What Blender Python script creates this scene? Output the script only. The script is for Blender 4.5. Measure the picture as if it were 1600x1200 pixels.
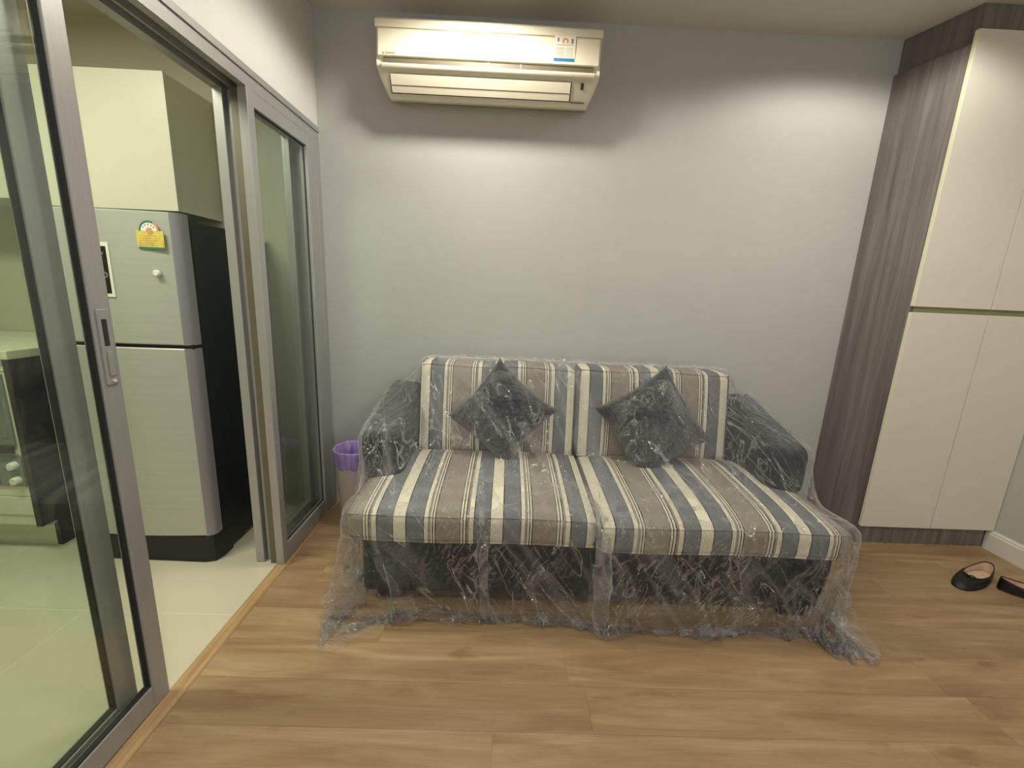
import bpy, bmesh, math, random
import numpy as np
from mathutils import Vector, Matrix
random.seed(7); rng = np.random.default_rng(11)
S = bpy.context.scene; C = S.collection
for o in list(bpy.data.objects): bpy.data.objects.remove(o)
PI = math.pi
# ------------------------------------------------------------------ camera
def cam():
    p, y, r, f = 0.212849016, 0.0175226791, 0.0434689529, 660.831725
    fw = Vector((math.sin(y)*math.cos(p), math.cos(y)*math.cos(p), -math.sin(p)))
    rt = Vector((math.cos(y), -math.sin(y), 0)); up = rt.cross(fw)
    r2 = math.cos(r)*rt + math.sin(r)*up; u2 = -math.sin(r)*rt + math.cos(r)*up
    cd = bpy.data.cameras.new('camera'); c = bpy.data.objects.new('camera', cd); C.objects.link(c)
    m = Matrix((r2, u2, -fw)).transposed().to_4x4(); m.translation = (0, 0, 1.2)
    c.matrix_world = m; cd.sensor_fit = 'HORIZONTAL'; cd.sensor_width = 36; cd.lens = f/1600*36; cd.clip_start = .02
    S.camera = c
cam()
# ------------------------------------------------------------------ light
w = bpy.data.worlds.new('world'); S.world = w; w.use_nodes = True
w.node_tree.nodes['Background'].inputs[0].default_value = (.5, .5, .5, 1); w.node_tree.nodes['Background'].inputs[1].default_value = .05
def spot(name, loc, e, ang=150, blend=.35, r=.035, col=(1, .95, .84)):
    l = bpy.data.lights.new(name, 'SPOT'); l.energy = e; l.spot_size = math.radians(ang); l.spot_blend = blend
    l.shadow_soft_size = r; l.color = col
    o = bpy.data.objects.new(name, l); C.objects.link(o); o.location = loc; return o
def area(name, loc, e, sx, sy, col, rot=(0, 0, 0)):
    l = bpy.data.lights.new(name, 'AREA'); l.shape = 'RECTANGLE'; l.size = sx; l.size_y = sy; l.energy = e; l.color = col
    o = bpy.data.objects.new(name, l); C.objects.link(o); o.location = loc; o.rotation_euler = rot; return o
WARM = (1, .95, .85)
spot('downlight_lamp', (-.17, 1.72, 2.395), 36, 160, .3, .11, WARM)
spot('downlight_lamp', (1.45, 1.60, 2.395), 21, 160, .3, .06, WARM)
spot('downlight_lamp', (-.17, .1, 2.395), 25, 160, .3, .06, WARM)
spot('downlight_lamp', (1.45, .1, 2.395), 27, 160, .3, .06, WARM)
area('rear_fill_light', (.8, -2.3, 1.4), 13, 2.2, 1.6, (.97, .99, 1.0), (PI/2, 0, 0))  # neutral fill added behind the camera to lift the walls, not a window
area('kitchen_lamp', (-1.75, .95, 2.30), 19, .9, .25, (1, 1.0, .82))
S.view_settings.view_transform = 'Standard'; S.view_settings.look = 'None'
S.view_settings.exposure = 0.52; S.view_settings.gamma = 1; S.view_settings.use_curve_mapping = False

# ------------------------------------------------------------------ materials
def s2l(c):
    return tuple(((x/255+.055)/1.055)**2.4 if x/255 > .04045 else x/255/12.92 for x in c)
class NT:
    def __init__(s, name):
        s.m = bpy.data.materials.new(name); s.m.use_nodes = True; s.t = s.m.node_tree
        s.b = s.t.nodes['Principled BSDF']; s.out = s.t.nodes['Material Output']
    def n(s, kind, **kw):
        x = s.t.nodes.new(kind)
        for k, v in kw.items():
            if k.startswith('_'): x.inputs[k[1:].replace('_', ' ')].default_value = v
            else: setattr(x, k, v)
        return x
    def l(s, a, b): s.t.links.new(a, b)
    def coords(s, scale=(1, 1, 1), loc=(0, 0, 0), kind='Object'):
        tc = s.n('ShaderNodeTexCoord'); mp = s.n('ShaderNodeMapping'); mp.inputs['Scale'].default_value = scale
        mp.inputs['Location'].default_value = loc; s.l(tc.outputs[kind], mp.inputs['Vector']); return mp.outputs[0]
    def noise(s, vec, scale, detail=4, rough=.55, dist=0):
        n = s.n('ShaderNodeTexNoise', _Scale=scale, _Detail=detail, _Roughness=rough, _Distortion=dist); s.l(vec, n.inputs['Vector']); return n.outputs['Fac']
    def ramp(s, fac, stops, interp='LINEAR'):
        r = s.n('ShaderNodeValToRGB'); r.color_ramp.interpolation = interp; e = r.color_ramp.elements
        while len(e) > 1: e.remove(e[-1])
        e[0].position, e[0].color = stops[0][0], (*stops[0][1], 1)
        for p, c in stops[1:]:
            q = e.new(p); q.color = (*c, 1)
        s.l(fac, r.inputs[0]); return r.outputs[0]
    def bump(s, h, strength, dist, target=None):
        b = s.n('ShaderNodeBump', _Strength=strength, _Distance=dist); s.l(h, b.inputs['Height'])
        if target is not False: s.l(b.outputs[0], (target or s.b).inputs['Normal'])
        return b
def mat(name, col, rough=.5, metal=0., spec=.5, var=0., vscale=8, bump=0., bscale=200, sheen=0, coat=0, aniso=None):
    t = NT(name); c = s2l(col)
    t.b.inputs['Roughness'].default_value = rough; t.b.inputs['Metallic'].default_value = metal
    t.b.inputs['Specular IOR Level'].default_value = spec; t.b.inputs['Sheen Weight'].default_value = sheen; t.b.inputs['Coat Weight'].default_value = coat
    v = t.coords(aniso or (1, 1, 1))
    f = t.noise(v, vscale)
    lo = tuple(x*(1-var) for x in c); hi = tuple(min(1, x*(1+var)) for x in c)
    t.l(t.ramp(f, [(.3, lo), (.7, hi)]), t.b.inputs['Base Color'])
    if bump: t.bump(t.noise(v, bscale, 3), bump, .002)
    return t.m
M = {}
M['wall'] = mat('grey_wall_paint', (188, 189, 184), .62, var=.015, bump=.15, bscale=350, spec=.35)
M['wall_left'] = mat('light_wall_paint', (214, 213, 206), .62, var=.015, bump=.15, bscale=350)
M['ceiling'] = mat('ceiling_paint', (212, 206, 198), .8, var=.01)
M['kwall'] = mat('kitchen_wall_paint', (186, 184, 160), .7, var=.01)
M['kceil'] = mat('kitchen_ceiling_paint', (205, 203, 190), .8)
M['alu'] = mat('brushed_aluminium', (164, 164, 161), .38, metal=.35, var=.04, vscale=4, aniso=(40, 40, 1))
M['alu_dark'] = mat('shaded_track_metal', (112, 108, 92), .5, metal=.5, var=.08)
M['rubber'] = mat('dark_gasket', (38, 40, 40), .7)
M['tile'] = mat('cream_floor_tile', (203, 197, 172), .12, var=.03, vscale=3, spec=.5)
M['grout'] = mat('pale_grout', (226, 222, 204), .7)
M['white'] = mat('white_lacquer', (226, 221, 206), .3, var=.01)
M['kwhite'] = mat('cream_lacquer', (214, 213, 190), .35, var=.01)
M['cream_edge'] = mat('cream_edge_band', (236, 232, 200), .5)
M['olive'] = mat('olive_carcass', (150, 148, 108), .7)
M['ac'] = mat('aged_cream_plastic', (233, 225, 200), .28, var=.02, vscale=5)
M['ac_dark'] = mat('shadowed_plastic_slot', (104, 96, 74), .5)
M['black'] = mat('black_plastic', (22, 23, 25), .4, var=.1)
M['fr_black'] = mat('black_fridge_side', (26, 29, 33), .38, var=.12, vscale=20, bump=.1, bscale=300)
M['fr_silver'] = mat('silver_fridge_door', (182, 184, 174), .36, metal=.25, var=.03, vscale=2, aniso=(1, 1, 60))
M['fr_edge'] = mat('grey_fridge_door_edge', (150, 150, 156), .4, metal=.3)
M['knobwhite'] = mat('pearl_knob', (225, 226, 210), .3)
M['navy'] = mat('navy_upholstery', (17, 20, 29), .75, var=.25, vscale=25, bump=.4, bscale=450, sheen=.05)
M['foot'] = mat('black_foot', (8, 8, 9), .5)
M['binbody'] = mat('frosted_bin_plastic', (205, 196, 192), .45)
M['shoe'] = mat('black_shoe_leather', (12, 12, 14), .45, var=.2)
M['insole'] = mat('beige_insole', (218, 192, 168), .65, var=.12, vscale=30)
M['binding'] = mat('brown_shoe_binding', (52, 30, 24), .6)
M['base'] = mat('white_baseboard', (226, 222, 208), .4)
M['label_paper'] = mat('label_paper', (232, 226, 205), .5, var=.05, vscale=60)
M['yellow'] = mat('yellow_label_print', (206, 192, 92), .5, var=.2, vscale=60)
M['teal'] = mat('teal_label_print', (44, 120, 108), .5)
M['blue'] = mat('blue_label_print', (50, 122, 168), .5)
M['red'] = mat('red_label_print', (214, 120, 104), .5)
M['print'] = mat('grey_print', (128, 124, 104), .6)
M['orange'] = mat('orange_label_print', (205, 150, 105), .5, var=.1)
M['grey_panel'] = mat('grey_control_panel', (110, 122, 112), .4)
M['ovenglass'] = mat('grey_oven_glass', (112, 122, 108), .12)
M['green'] = mat('green_plastic', (60, 160, 120), .5)
M['kblack'] = mat('black_laminate', (34, 34, 33), .4, var=.35, vscale=7, aniso=(1, 1, .3))
M['stone'] = mat('pale_stone_counter', (214, 214, 186), .3, var=.05)

def wood_floor():
    t = NT('oak_plank'); tc = t.n('ShaderNodeTexCoord'); oi = t.n('ShaderNodeObjectInfo')
    geo = t.n('ShaderNodeNewGeometry')
    mul = t.n('ShaderNodeVectorMath', operation='SCALE'); mul.inputs['Scale'].default_value = 37.
    cmb = t.n('ShaderNodeCombineXYZ'); t.l(oi.outputs['Random'], cmb.inputs[0]); t.l(oi.outputs['Random'], cmb.inputs[1]); t.l(oi.outputs['Random'], cmb.inputs[2])
    t.l(cmb.outputs[0], mul.inputs[0])
    add = t.n('ShaderNodeVectorMath', operation='ADD'); t.l(geo.outputs['Position'], add.inputs[0]); t.l(mul.outputs[0], add.inputs[1])
    mp = t.n('ShaderNodeMapping'); mp.inputs['Scale'].default_value = (1.1, 9, 1); t.l(add.outputs[0], mp.inputs[0])
    big = t.noise(mp.outputs[0], 1.5, 5, .6, .9)
    mp2 = t.n('ShaderNodeMapping'); mp2.inputs['Scale'].default_value = (3, 90, 1); t.l(add.outputs[0], mp2.inputs[0])
    fine = t.noise(mp2.outputs[0], 2, 5, .7)
    mp3 = t.n('ShaderNodeMapping'); mp3.inputs['Scale'].default_value = (2.4, 7, 1); t.l(add.outputs[0], mp3.inputs[0])
    kn = t.noise(mp3.outputs[0], 2.3, 2, .4, .3)
    col = t.ramp(big, [(.28, s2l((140, 112, 80))), (.45, s2l((160, 131, 96))), (.6, s2l((174, 147, 111))), (.75, s2l((188, 163, 128)))])
    mx = t.n('ShaderNodeMixRGB', blend_type='MULTIPLY'); mx.inputs[0].default_value = .55; t.l(col, mx.inputs[1])
    t.l(t.ramp(fine, [(.3, (.72, .68, .62)), (.6, (1, 1, 1))]), mx.inputs[2])
    mk = t.n('ShaderNodeMixRGB', blend_type='MULTIPLY'); mk.inputs[0].default_value = 1; t.l(mx.outputs[0], mk.inputs[1])
    t.l(t.ramp(kn, [(.0, (.6, .52, .44)), (.25, (.8, .74, .66)), (.32, (1, 1, 1))]), mk.inputs[2])
    mr = t.n('ShaderNodeMapRange'); t.l(oi.outputs['Random'], mr.inputs[0]); mr.inputs[3].default_value = .9; mr.inputs[4].default_value = 1.06
    sc = t.n('ShaderNodeVectorMath', operation='SCALE'); t.l(mk.outputs[0], sc.inputs[0]); t.l(mr.outputs[0], sc.inputs['Scale'])
    t.l(sc.outputs[0], t.b.inputs['Base Color']); t.b.inputs['Roughness'].default_value = .38
    t.bump(fine, .12, .001); return t.m
M['oak'] = wood_floor()
def strip_wood():
    t = NT('wood_threshold'); v = t.coords((60, 3, 60)); f = t.noise(v, 1, 4)
    t.l(t.ramp(f, [(.3, s2l((160, 126, 84))), (.7, s2l((198, 166, 122)))]), t.b.inputs['Base Color']); t.b.inputs['Roughness'].default_value = .4; return t.m
M['strip'] = strip_wood()
def wardrobe_wood():
    t = NT('grey_brown_woodgrain'); v = t.coords((26, 26, .9)); f = t.noise(v, 1.2, 6, .65, .4)
    v2 = t.coords((160, 160, 3)); g = t.noise(v2, 1, 3)
    mx = t.n('ShaderNodeMixRGB', blend_type='MULTIPLY'); mx.inputs[0].default_value = .5
    t.l(t.ramp(f, [(.25, s2l((92, 87, 83))), (.5, s2l((118, 113, 108))), (.75, s2l((146, 141, 136)))]), mx.inputs[1])
    t.l(t.ramp(g, [(.3, (.75, .75, .75)), (.7, (1, 1, 1))]), mx.inputs[2])
    t.l(mx.outputs[0], t.b.inputs['Base Color']); t.b.inputs['Roughness'].default_value = .34; t.bump(g, .1, .001); return t.m
M['ward'] = wardrobe_wood()
CR, BK, BL, TP = (226, 220, 196), (40, 42, 40), (114, 119, 121), (148, 139, 124)
def stripes(name, x0, per=.346):
    t = NT(name); tc = t.n('ShaderNodeTexCoord'); sp = t.n('ShaderNodeSeparateXYZ'); t.l(tc.outputs['Object'], sp.inputs[0])
    a = t.n('ShaderNodeMath', operation='SUBTRACT'); t.l(sp.outputs[0], a.inputs[0]); a.inputs[1].default_value = x0
    d = t.n('ShaderNodeMath', operation='DIVIDE'); t.l(a.outputs[0], d.inputs[0]); d.inputs[1].default_value = per
    f = t.n('ShaderNodeMath', operation='FRACT'); t.l(d.outputs[0], f.inputs[0])
    seq = [(0, CR), (57, BK), (62, BL), (142, BK), (147, CR), (164, TP), (177, CR), (184, BK), (190, CR), (197, BK), (203, TP), (317, BK), (321, CR), (330, BK), (336, CR), (344, BK), (349, TP), (361, CR), (382, BK), (387, BL), (461, BK)]
    v = t.coords((1, 1, 1)); nz = t.noise(v, 320, 2)
    mx = t.n('ShaderNodeMixRGB', blend_type='MULTIPLY'); mx.inputs[0].default_value = .8
    t.l(t.ramp(f.outputs[0], [(p/465, s2l(c)) for p, c in seq], 'CONSTANT'), mx.inputs[1])
    t.l(t.ramp(nz, [(.3, (.72, .72, .72)), (.65, (1.05, 1.05, 1.05))]), mx.inputs[2])
    t.l(mx.outputs[0], t.b.inputs['Base Color']); t.b.inputs['Roughness'].default_value = .85; t.bump(nz, .3, .001); return t.m
def fur():
    t = NT('charcoal_plush'); v = t.coords((1, 1, 1)); n = t.noise(v, 70, 5, .7, 1.5)
    t.l(t.ramp(n, [(.3, s2l((24, 24, 29))), (.7, s2l((64, 62, 69)))]), t.b.inputs['Base Color'])
    t.b.inputs['Roughness'].default_value = .8; t.b.inputs['Sheen Weight'].default_value = .5; t.bump(n, 1, .01); return t.m
M['fur'] = fur()
def schlick(t, f0, normal=None):
    lw = t.n('ShaderNodeLayerWeight', _Blend=.5); p = t.n('ShaderNodeMath', operation='POWER'); t.l(lw.outputs['Facing'], p.inputs[0]); p.inputs[1].default_value = 5
    if normal: t.l(normal, lw.inputs['Normal'])
    m = t.n('ShaderNodeMath', operation='MULTIPLY_ADD'); t.l(p.outputs[0], m.inputs[0]); m.inputs[1].default_value = 1-f0; m.inputs[2].default_value = f0; m.use_clamp = True
    return m
def glass(name, tint, refl=1.0, rough=0.0):
    t = NT(name); t.t.nodes.remove(t.b)
    tr = t.n('ShaderNodeBsdfTransparent'); tr.inputs[0].default_value = (*tint, 1)
    gl = t.n('ShaderNodeBsdfGlossy'); gl.inputs['Roughness'].default_value = rough
    mu = schlick(t, .045*refl)
    mx = t.n('ShaderNodeMixShader'); t.l(mu.outputs[0], mx.inputs[0]); t.l(tr.outputs[0], mx.inputs[1]); t.l(gl.outputs[0], mx.inputs[2])
    t.l(mx.outputs[0], t.out.inputs[0]); return t.m
M['glass'] = glass('door_glass', (.945, .972, .945))
def bagmat():
    t = NT('lilac_bin_liner'); v = t.coords((40, 40, 4)); f = t.noise(v, 1.2, 3)
    t.l(t.ramp(f, [(.3, s2l((138, 108, 186))), (.7, s2l((186, 160, 222)))]), t.b.inputs['Base Color'])
    t.b.inputs['Roughness'].default_value = .3; t.bump(f, .6, .006); return t.m
M['bag'] = bagmat()
def film():
    t = NT('clear_plastic_film'); t.t.nodes.remove(t.b)
    v = t.coords((1, 1, 1)); vs = t.coords((1, .45, .45))
    n1 = t.noise(vs, 55, 3, .6, 1.5); n2 = t.noise(v, 17, 3, .6, 1.0)
    vo = t.n('ShaderNodeTexVoronoi', feature='DISTANCE_TO_EDGE', _Scale=42); 
    nz = t.n('ShaderNodeTexNoise', _Scale=9, _Detail=3); t.l(v, nz.inputs['Vector'])
    ad = t.n('ShaderNodeMixRGB', blend_type='LINEAR_LIGHT'); ad.inputs[0].default_value = .12; t.l(v, ad.inputs[1]); t.l(nz.outputs['Color'], ad.inputs[2]); t.l(ad.outputs[0], vo.inputs['Vector'])
    s1 = t.n('ShaderNodeMath', operation='MULTIPLY_ADD'); t.l(n1, s1.inputs[0]); s1.inputs[1].default_value = .7
    sm = t.n('ShaderNodeMath', operation='MULTIPLY'); t.l(n2, sm.inputs[0]); sm.inputs[1].default_value = 1.6; t.l(sm.outputs[0], s1.inputs[2])
    s2 = t.n('ShaderNodeMath', operation='MULTIPLY_ADD'); t.l(vo.outputs['Distance'], s2.inputs[0]); s2.inputs[1].default_value = .9; t.l(s1.outputs[0], s2.inputs[2])
    bp = t.n('ShaderNodeBump', _Strength=1.0, _Distance=.010); t.l(s2.outputs[0], bp.inputs['Height'])
    tr = t.n('ShaderNodeBsdfTransparent'); tr.inputs[0].default_value = (.97, .97, .97, 1)
    gl = t.n('ShaderNodeBsdfGlossy'); gl.inputs['Roughness'].default_value = .13; t.l(bp.outputs[0], gl.inputs['Normal'])
    df = t.n('ShaderNodeBsdfDiffuse'); df.inputs[0].default_value = (.95, .95, .95, 1); t.l(bp.outputs[0], df.inputs['Normal'])
    tl = t.n('ShaderNodeBsdfTranslucent'); tl.inputs[0].default_value = (.95, .95, .95, 1); t.l(bp.outputs[0], tl.inputs['Normal'])
    dm = t.n('ShaderNodeMixShader'); dm.inputs[0].default_value = .5; t.l(df.outputs[0], dm.inputs[1]); t.l(tl.outputs[0], dm.inputs[2])
    lw = t.n('ShaderNodeLayerWeight', _Blend=.35)
    def ridge(scale, w, sc3, dist=1.2, rot=0):
        cv = t.coords(sc3); cv.node.inputs['Rotation'].default_value = (0, rot, 0); cv.node.vector_type = 'TEXTURE'; cv.node.inputs['Scale'].default_value = tuple(1/q for q in sc3); n = t.noise(cv, scale, 2, .5, dist); q = t.n('ShaderNodeMath', operation='SUBTRACT'); t.l(n, q.inputs[0]); q.inputs[1].default_value = .5
        ab = t.n('ShaderNodeMath', operation='ABSOLUTE'); t.l(q.outputs[0], ab.inputs[0])
        mr_ = t.n('ShaderNodeMapRange'); t.l(ab.outputs[0], mr_.inputs[0]); mr_.inputs[1].default_value = 0; mr_.inputs[2].default_value = w; mr_.inputs[3].default_value = 1; mr_.inputs[4].default_value = 0; return mr_.outputs[0]
    r1 = ridge(34, .05, (1, .3, .3), .8, .5); r2 = ridge(10, .014, (1, .25, .22), 1.2, -.6); r3 = ridge(3.6, .035, (1, .3, .22), .8, -.55); pt = t.ramp(t.noise(v, 3.2, 2), [(.46, (.06,)*3), (.66, (1,)*3)])
    mxr = t.n('ShaderNodeMath', operation='MULTIPLY'); t.l(r1, mxr.inputs[0]); t.l(pt, mxr.inputs[1])
    cr = t.n('ShaderNodeMath', operation='MAXIMUM'); t.l(mxr.outputs[0], cr.inputs[0]); t.l(r2, cr.inputs[1])
    mr = t.n('ShaderNodeMath', operation='POWER'); t.l(lw.outputs['Facing'], mr.inputs[0]); mr.inputs[1].default_value = 2.2
    ma = t.n('ShaderNodeMath', operation='MULTIPLY_ADD'); t.l(mr.outputs[0], ma.inputs[0]); ma.inputs[1].default_value = .9; ma.inputs[2].default_value = .018
    mz = t.n('ShaderNodeMath', operation='MULTIPLY_ADD'); t.l(r3, mz.inputs[0]); mz.inputs[1].default_value = .16; t.l(ma.outputs[0], mz.inputs[2])
    mb = t.n('ShaderNodeMath', operation='MULTIPLY_ADD'); t.l(cr.outputs[0], mb.inputs[0]); mb.inputs[1].default_value = .16; t.l(mz.outputs[0], mb.inputs[2]); mb.use_clamp = True
    m1 = t.n('ShaderNodeMixShader'); t.l(mb.outputs[0], m1.inputs[0]); t.l(tr.outputs[0], m1.inputs[1]); t.l(dm.outputs[0], m1.inputs[2])
    mu = schlick(t, .05, bp.outputs[0]); mu.inputs[1].default_value = .45
    mc = t.n('ShaderNodeMath', operation='MULTIPLY_ADD'); t.l(cr.outputs[0], mc.inputs[0]); mc.inputs[1].default_value = .28; t.l(mu.outputs[0], mc.inputs[2]); mc.use_clamp = True
    m2 = t.n('ShaderNodeMixShader'); t.l(mc.outputs[0], m2.inputs[0]); t.l(m1.outputs[0], m2.inputs[1]); t.l(gl.outputs[0], m2.inputs[2])
    t.l(m2.outputs[0], t.out.inputs[0]); return t.m
M['film'] = film()

# ------------------------------------------------------------------ builders
def obj(name, bm, m, parent=None, smooth=False, kind=None, label=None):
    me = bpy.data.meshes.new(name); bmesh.ops.recalc_face_normals(bm, faces=bm.faces); bm.to_mesh(me); bm.free()
    me.materials.append(M[m] if isinstance(m, str) else m)
    if smooth:
        for p in me.polygons: p.use_smooth = True
        if smooth != True: me.set_sharp_from_angle(angle=math.radians(smooth))
    o = bpy.data.objects.new(name, me); C.objects.link(o)
    if parent is not None:
        o.parent = parent
        top = parent
        loc = Vector(parent.location)
        if parent.parent: loc = Vector((0, 0, 0)); 
        # geometry is given in world space: shift into the thing's frame
        me.transform(Matrix.Translation(-thing_loc(parent)))
    if kind: o['kind'] = kind
    if label: o['label'] = label
    return o
def thing_loc(p):
    v = Vector((0, 0, 0))
    while p is not None: v += Vector(p.location); p = p.parent
    return v
def thing(name, label=None, cat=None, loc=(0, 0, 0), group=None, kind=None):
    o = bpy.data.objects.new(name, None); C.objects.link(o); o.location = loc; o.empty_display_size = .1
    if label: o['label'] = label
    if cat: o['category'] = cat
    if group: o['group'] = group
    if kind: o['kind'] = kind
    return o
def tag(o, label, cat, group=None):
    o['label'] = label; o['category'] = cat
    if group: o['group'] = group
    return o
def box(x0, x1, y0, y1, z0, z1, bev=0, seg=2, bm=None):
    b = bm or bmesh.new(); n0 = set(b.verts)
    r = bmesh.ops.create_cube(b, size=1)
    for v in r['verts']: v.co = Vector(((x0+x1)/2+v.co.x*(x1-x0), (y0+y1)/2+v.co.y*(y1-y0), (z0+z1)/2+v.co.z*(z1-z0)))
    if bev:
        es = list({e for v in r['verts'] for e in v.link_edges})
        bmesh.ops.bevel(b, geom=es, offset=bev, segments=seg, affect='EDGES', profile=.5)
    return b
def prism(pts, axis, a0, a1, bev=0):
    """extrude polygon pts (2D in the two other axes) along axis 0/1/2"""
    b = bmesh.new()
    def mk(p, a):
        return {0: (a, p[0], p[1]), 1: (p[0], a, p[1]), 2: (p[0], p[1], a)}[axis]
    A = [b.verts.new(mk(p, a0)) for p in pts]; B = [b.verts.new(mk(p, a1)) for p in pts]
    b.faces.new(A); b.faces.new(B[::-1]); n = len(pts)
    for i in range(n): b.faces.new((A[i], A[(i+1) % n], B[(i+1) % n], B[i]))
    if bev: bmesh.ops.bevel(b, geom=list(b.edges), offset=bev, segments=2, affect='EDGES')
    return b
def rbox(h, r, n=(6, 6, 6), fn=None, mtx=None, bm=None):
    """rounded box centred on 0, half sizes h, corner radius r; fn deforms (x,y,z)"""
    b = bm or bmesh.new(); new = []
    def ax(i):
        e = [-h[i]+r*q for q in (0, .35, .7)]; m = list(np.linspace(-h[i]+r, h[i]-r, n[i]+1))
        return e+m+[-q for q in e[::-1]]
    A = [ax(0), ax(1), ax(2)]
    for d in range(3):
        u, v = [k for k in range(3) if k != d]
        for s in (-1, 1):
            g = []
            for a in A[u]:
                row = []
                for c in A[v]:
                    p = [0, 0, 0]; p[d] = s*h[d]; p[u] = a; p[v] = c
                    q = [max(-(h[k]-r), min(h[k]-r, p[k])) for k in range(3)]
                    dv = Vector([p[k]-q[k] for k in range(3)])
                    dv = dv.normalized()*r if dv.length > 1e-9 else dv
                    P = Vector(q)+dv
                    if fn: P = Vector(fn(P.x, P.y, P.z))
                    if mtx: P = mtx @ P
                    row.append(b.verts.new(P))
                g.append(row); new += row
            for i in range(len(g)-1):
                for j in range(len(g[0])-1): b.faces.new((g[i][j], g[i+1][j], g[i+1][j+1], g[i][j+1]))
    bmesh.ops.remove_doubles(b, verts=new, dist=1e-5)
    return b
def tube(pts, r, n=8, closed=False, bm=None):
    b = bm or bmesh.new(); P = [Vector(p) for p in pts]; N = len(P); rings = []
    for i, p in enumerate(P):
        t = (P[(i+1) % N]-P[i-1]) if closed else (P[min(i+1, N-1)]-P[max(i-1, 0)])
        t.normalize(); a = t.cross(Vector((0, 0, 1)))
        if a.length < .1: a = t.cross(Vector((0, 1, 0)))
        a.normalize(); c = t.cross(a)
        rr = r[i] if isinstance(r, (list, tuple)) else r
        rings.append([b.verts.new(p+(a*math.cos(2*PI*k/n)+c*math.sin(2*PI*k/n))*rr) for k in range(n)])
    for i in range(N if closed else N-1):
        A, B = rings[i], rings[(i+1) % N]
        for k in range(n): b.faces.new((A[k], A[(k+1) % n], B[(k+1) % n], B[k]))
    if not closed: b.faces.new(rings[0]); b.faces.new(rings[-1][::-1])
    return b
def lathe(prof, cx, cy, n=40, bm=None, closed=False, axis='z', fn=None):
    b = bm or bmesh.new(); R = []
    for r, z in prof:
        ring = []
        for k in range(n):
            a = 2*PI*k/n; x, y = r*math.cos(a), r*math.sin(a)
            p = (cx+x, cy+y, z) if axis == 'z' else (cx+x, z, cy+y)
            if fn: p = fn(p, a)
            ring.append(b.verts.new(p))
        R.append(ring)
    for i in range(len(R)-1):
        for k in range(n): b.faces.new((R[i][k], R[i][(k+1) % n], R[i+1][(k+1) % n], R[i+1][k]))
    if closed: b.faces.new(R[0]); b.faces.new(R[-1][::-1])
    return b
def text(name, s, size, mtx, m, parent):
    cu = bpy.data.curves.new(name, 'FONT'); cu.body = s; cu.size = size; cu.extrude = .0002
    o = bpy.data.objects.new('t', cu); C.objects.link(o); bpy.context.view_layer.update()
    me = bpy.data.meshes.new_from_object(o.evaluated_get(bpy.context.evaluated_depsgraph_get()))
    bpy.data.objects.remove(o); me.transform(mtx); me.transform(Matrix.Translation(-thing_loc(parent)))
    me.materials.clear(); me.materials.append(M[m]); me.name = name
    q = bpy.data.objects.new(name, me); C.objects.link(q); q.parent = parent; return q

# ------------------------------------------------------------------ setting
YB, XL, XR, ZC = 2.238, -.94, 2.55, 2.42
OY0, OY1, OZ = .10, 2.175, 1.905     # sliding door opening
KX, KY0, KZ = -3.1, -.3, 2.346
obj('wall_back', box(-3.2, 2.75, YB, YB+.12, -.02, 2.55), 'wall', kind='structure')
b = box(XL-.12, XL, -2.6, OY0, -.02, 2.55); box(XL-.12, XL, OY0, OY1, OZ, 2.55, bm=b); box(XL-.12, XL, OY1, YB, -.02, 2.55, bm=b)
obj('wall_left', b, 'wall_left', kind='structure')
obj('wall_right', box(XR, XR+.12, -2.6, YB, -.02, 2.55), 'wall', kind='structure')
obj('wall_front', box(XL-.12, XR+.12, -2.72, -2.6, -.02, 2.55), 'wall', kind='structure')
obj('ceiling', box(XL-.12, XR+.12, -2.72, YB+.12, ZC, ZC+.1), 'ceiling', kind='structure')
# kitchen shell
obj('wall_kitchen_left', box(KX-.1, KX, KY0, YB, -.02, 2.55), 'kwall', kind='structure')
obj('wall_kitchen_front', box(KX-.1, XL-.12, KY0-.1, KY0, -.02, 2.55), 'kwall', kind='structure')
obj('wall_kitchen_back', box(KX, XL-.12, YB-.012, YB, 0, KZ), 'kwall', kind='structure')
obj('ceiling', box(KX-.1, XL-.12, KY0-.1, YB, KZ, KZ+.05), 'kceil', kind='structure')
# oak floor, plank by plank
fl = obj('floor', box(XL, XR, -2.6, YB, -.05, -.0008), 'oak', kind='structure')
PW = .1475; first = None; meshes = {}
y = .9495-25*PW; row = 0; PL = 1.22
known = {0: .005, 1: .288, 2: 1.46, -1: -.35}
while y < YB:
    k = round((y-(.9495-PW))/PW)     # row 0 lies just below y=.9495
    off = known.get(k, (row*.437) % PL)
    x = off-PL*math.ceil((off+.912)/PL)
    while x < XR:
        a, c = max(x, -.912), min(x+PL, XR); y1 = min(y+PW, YB); y0 = max(y, -2.6)
        if c-a > .01 and y1-y0 > .01:
            key = (round(c-a, 4), round(y1-y0, 4))
            if key not in meshes:
                g = .0003; bmp = box(-(c-a)/2+g, (c-a)/2-g, -(y1-y0)/2+g, (y1-y0)/2-g, -.0008, 0, .0003, 1)
                me = bpy.data.meshes.new('plank'); bmp.to_mesh(me); bmp.free(); me.materials.append(M['oak']); meshes[key] = me
            o = bpy.data.objects.new('plank', meshes[key]); C.objects.link(o); o.parent = fl; o.location = ((a+c)/2, (y0+y1)/2, 0)
        x += PL
    y += PW; row += 1
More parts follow.
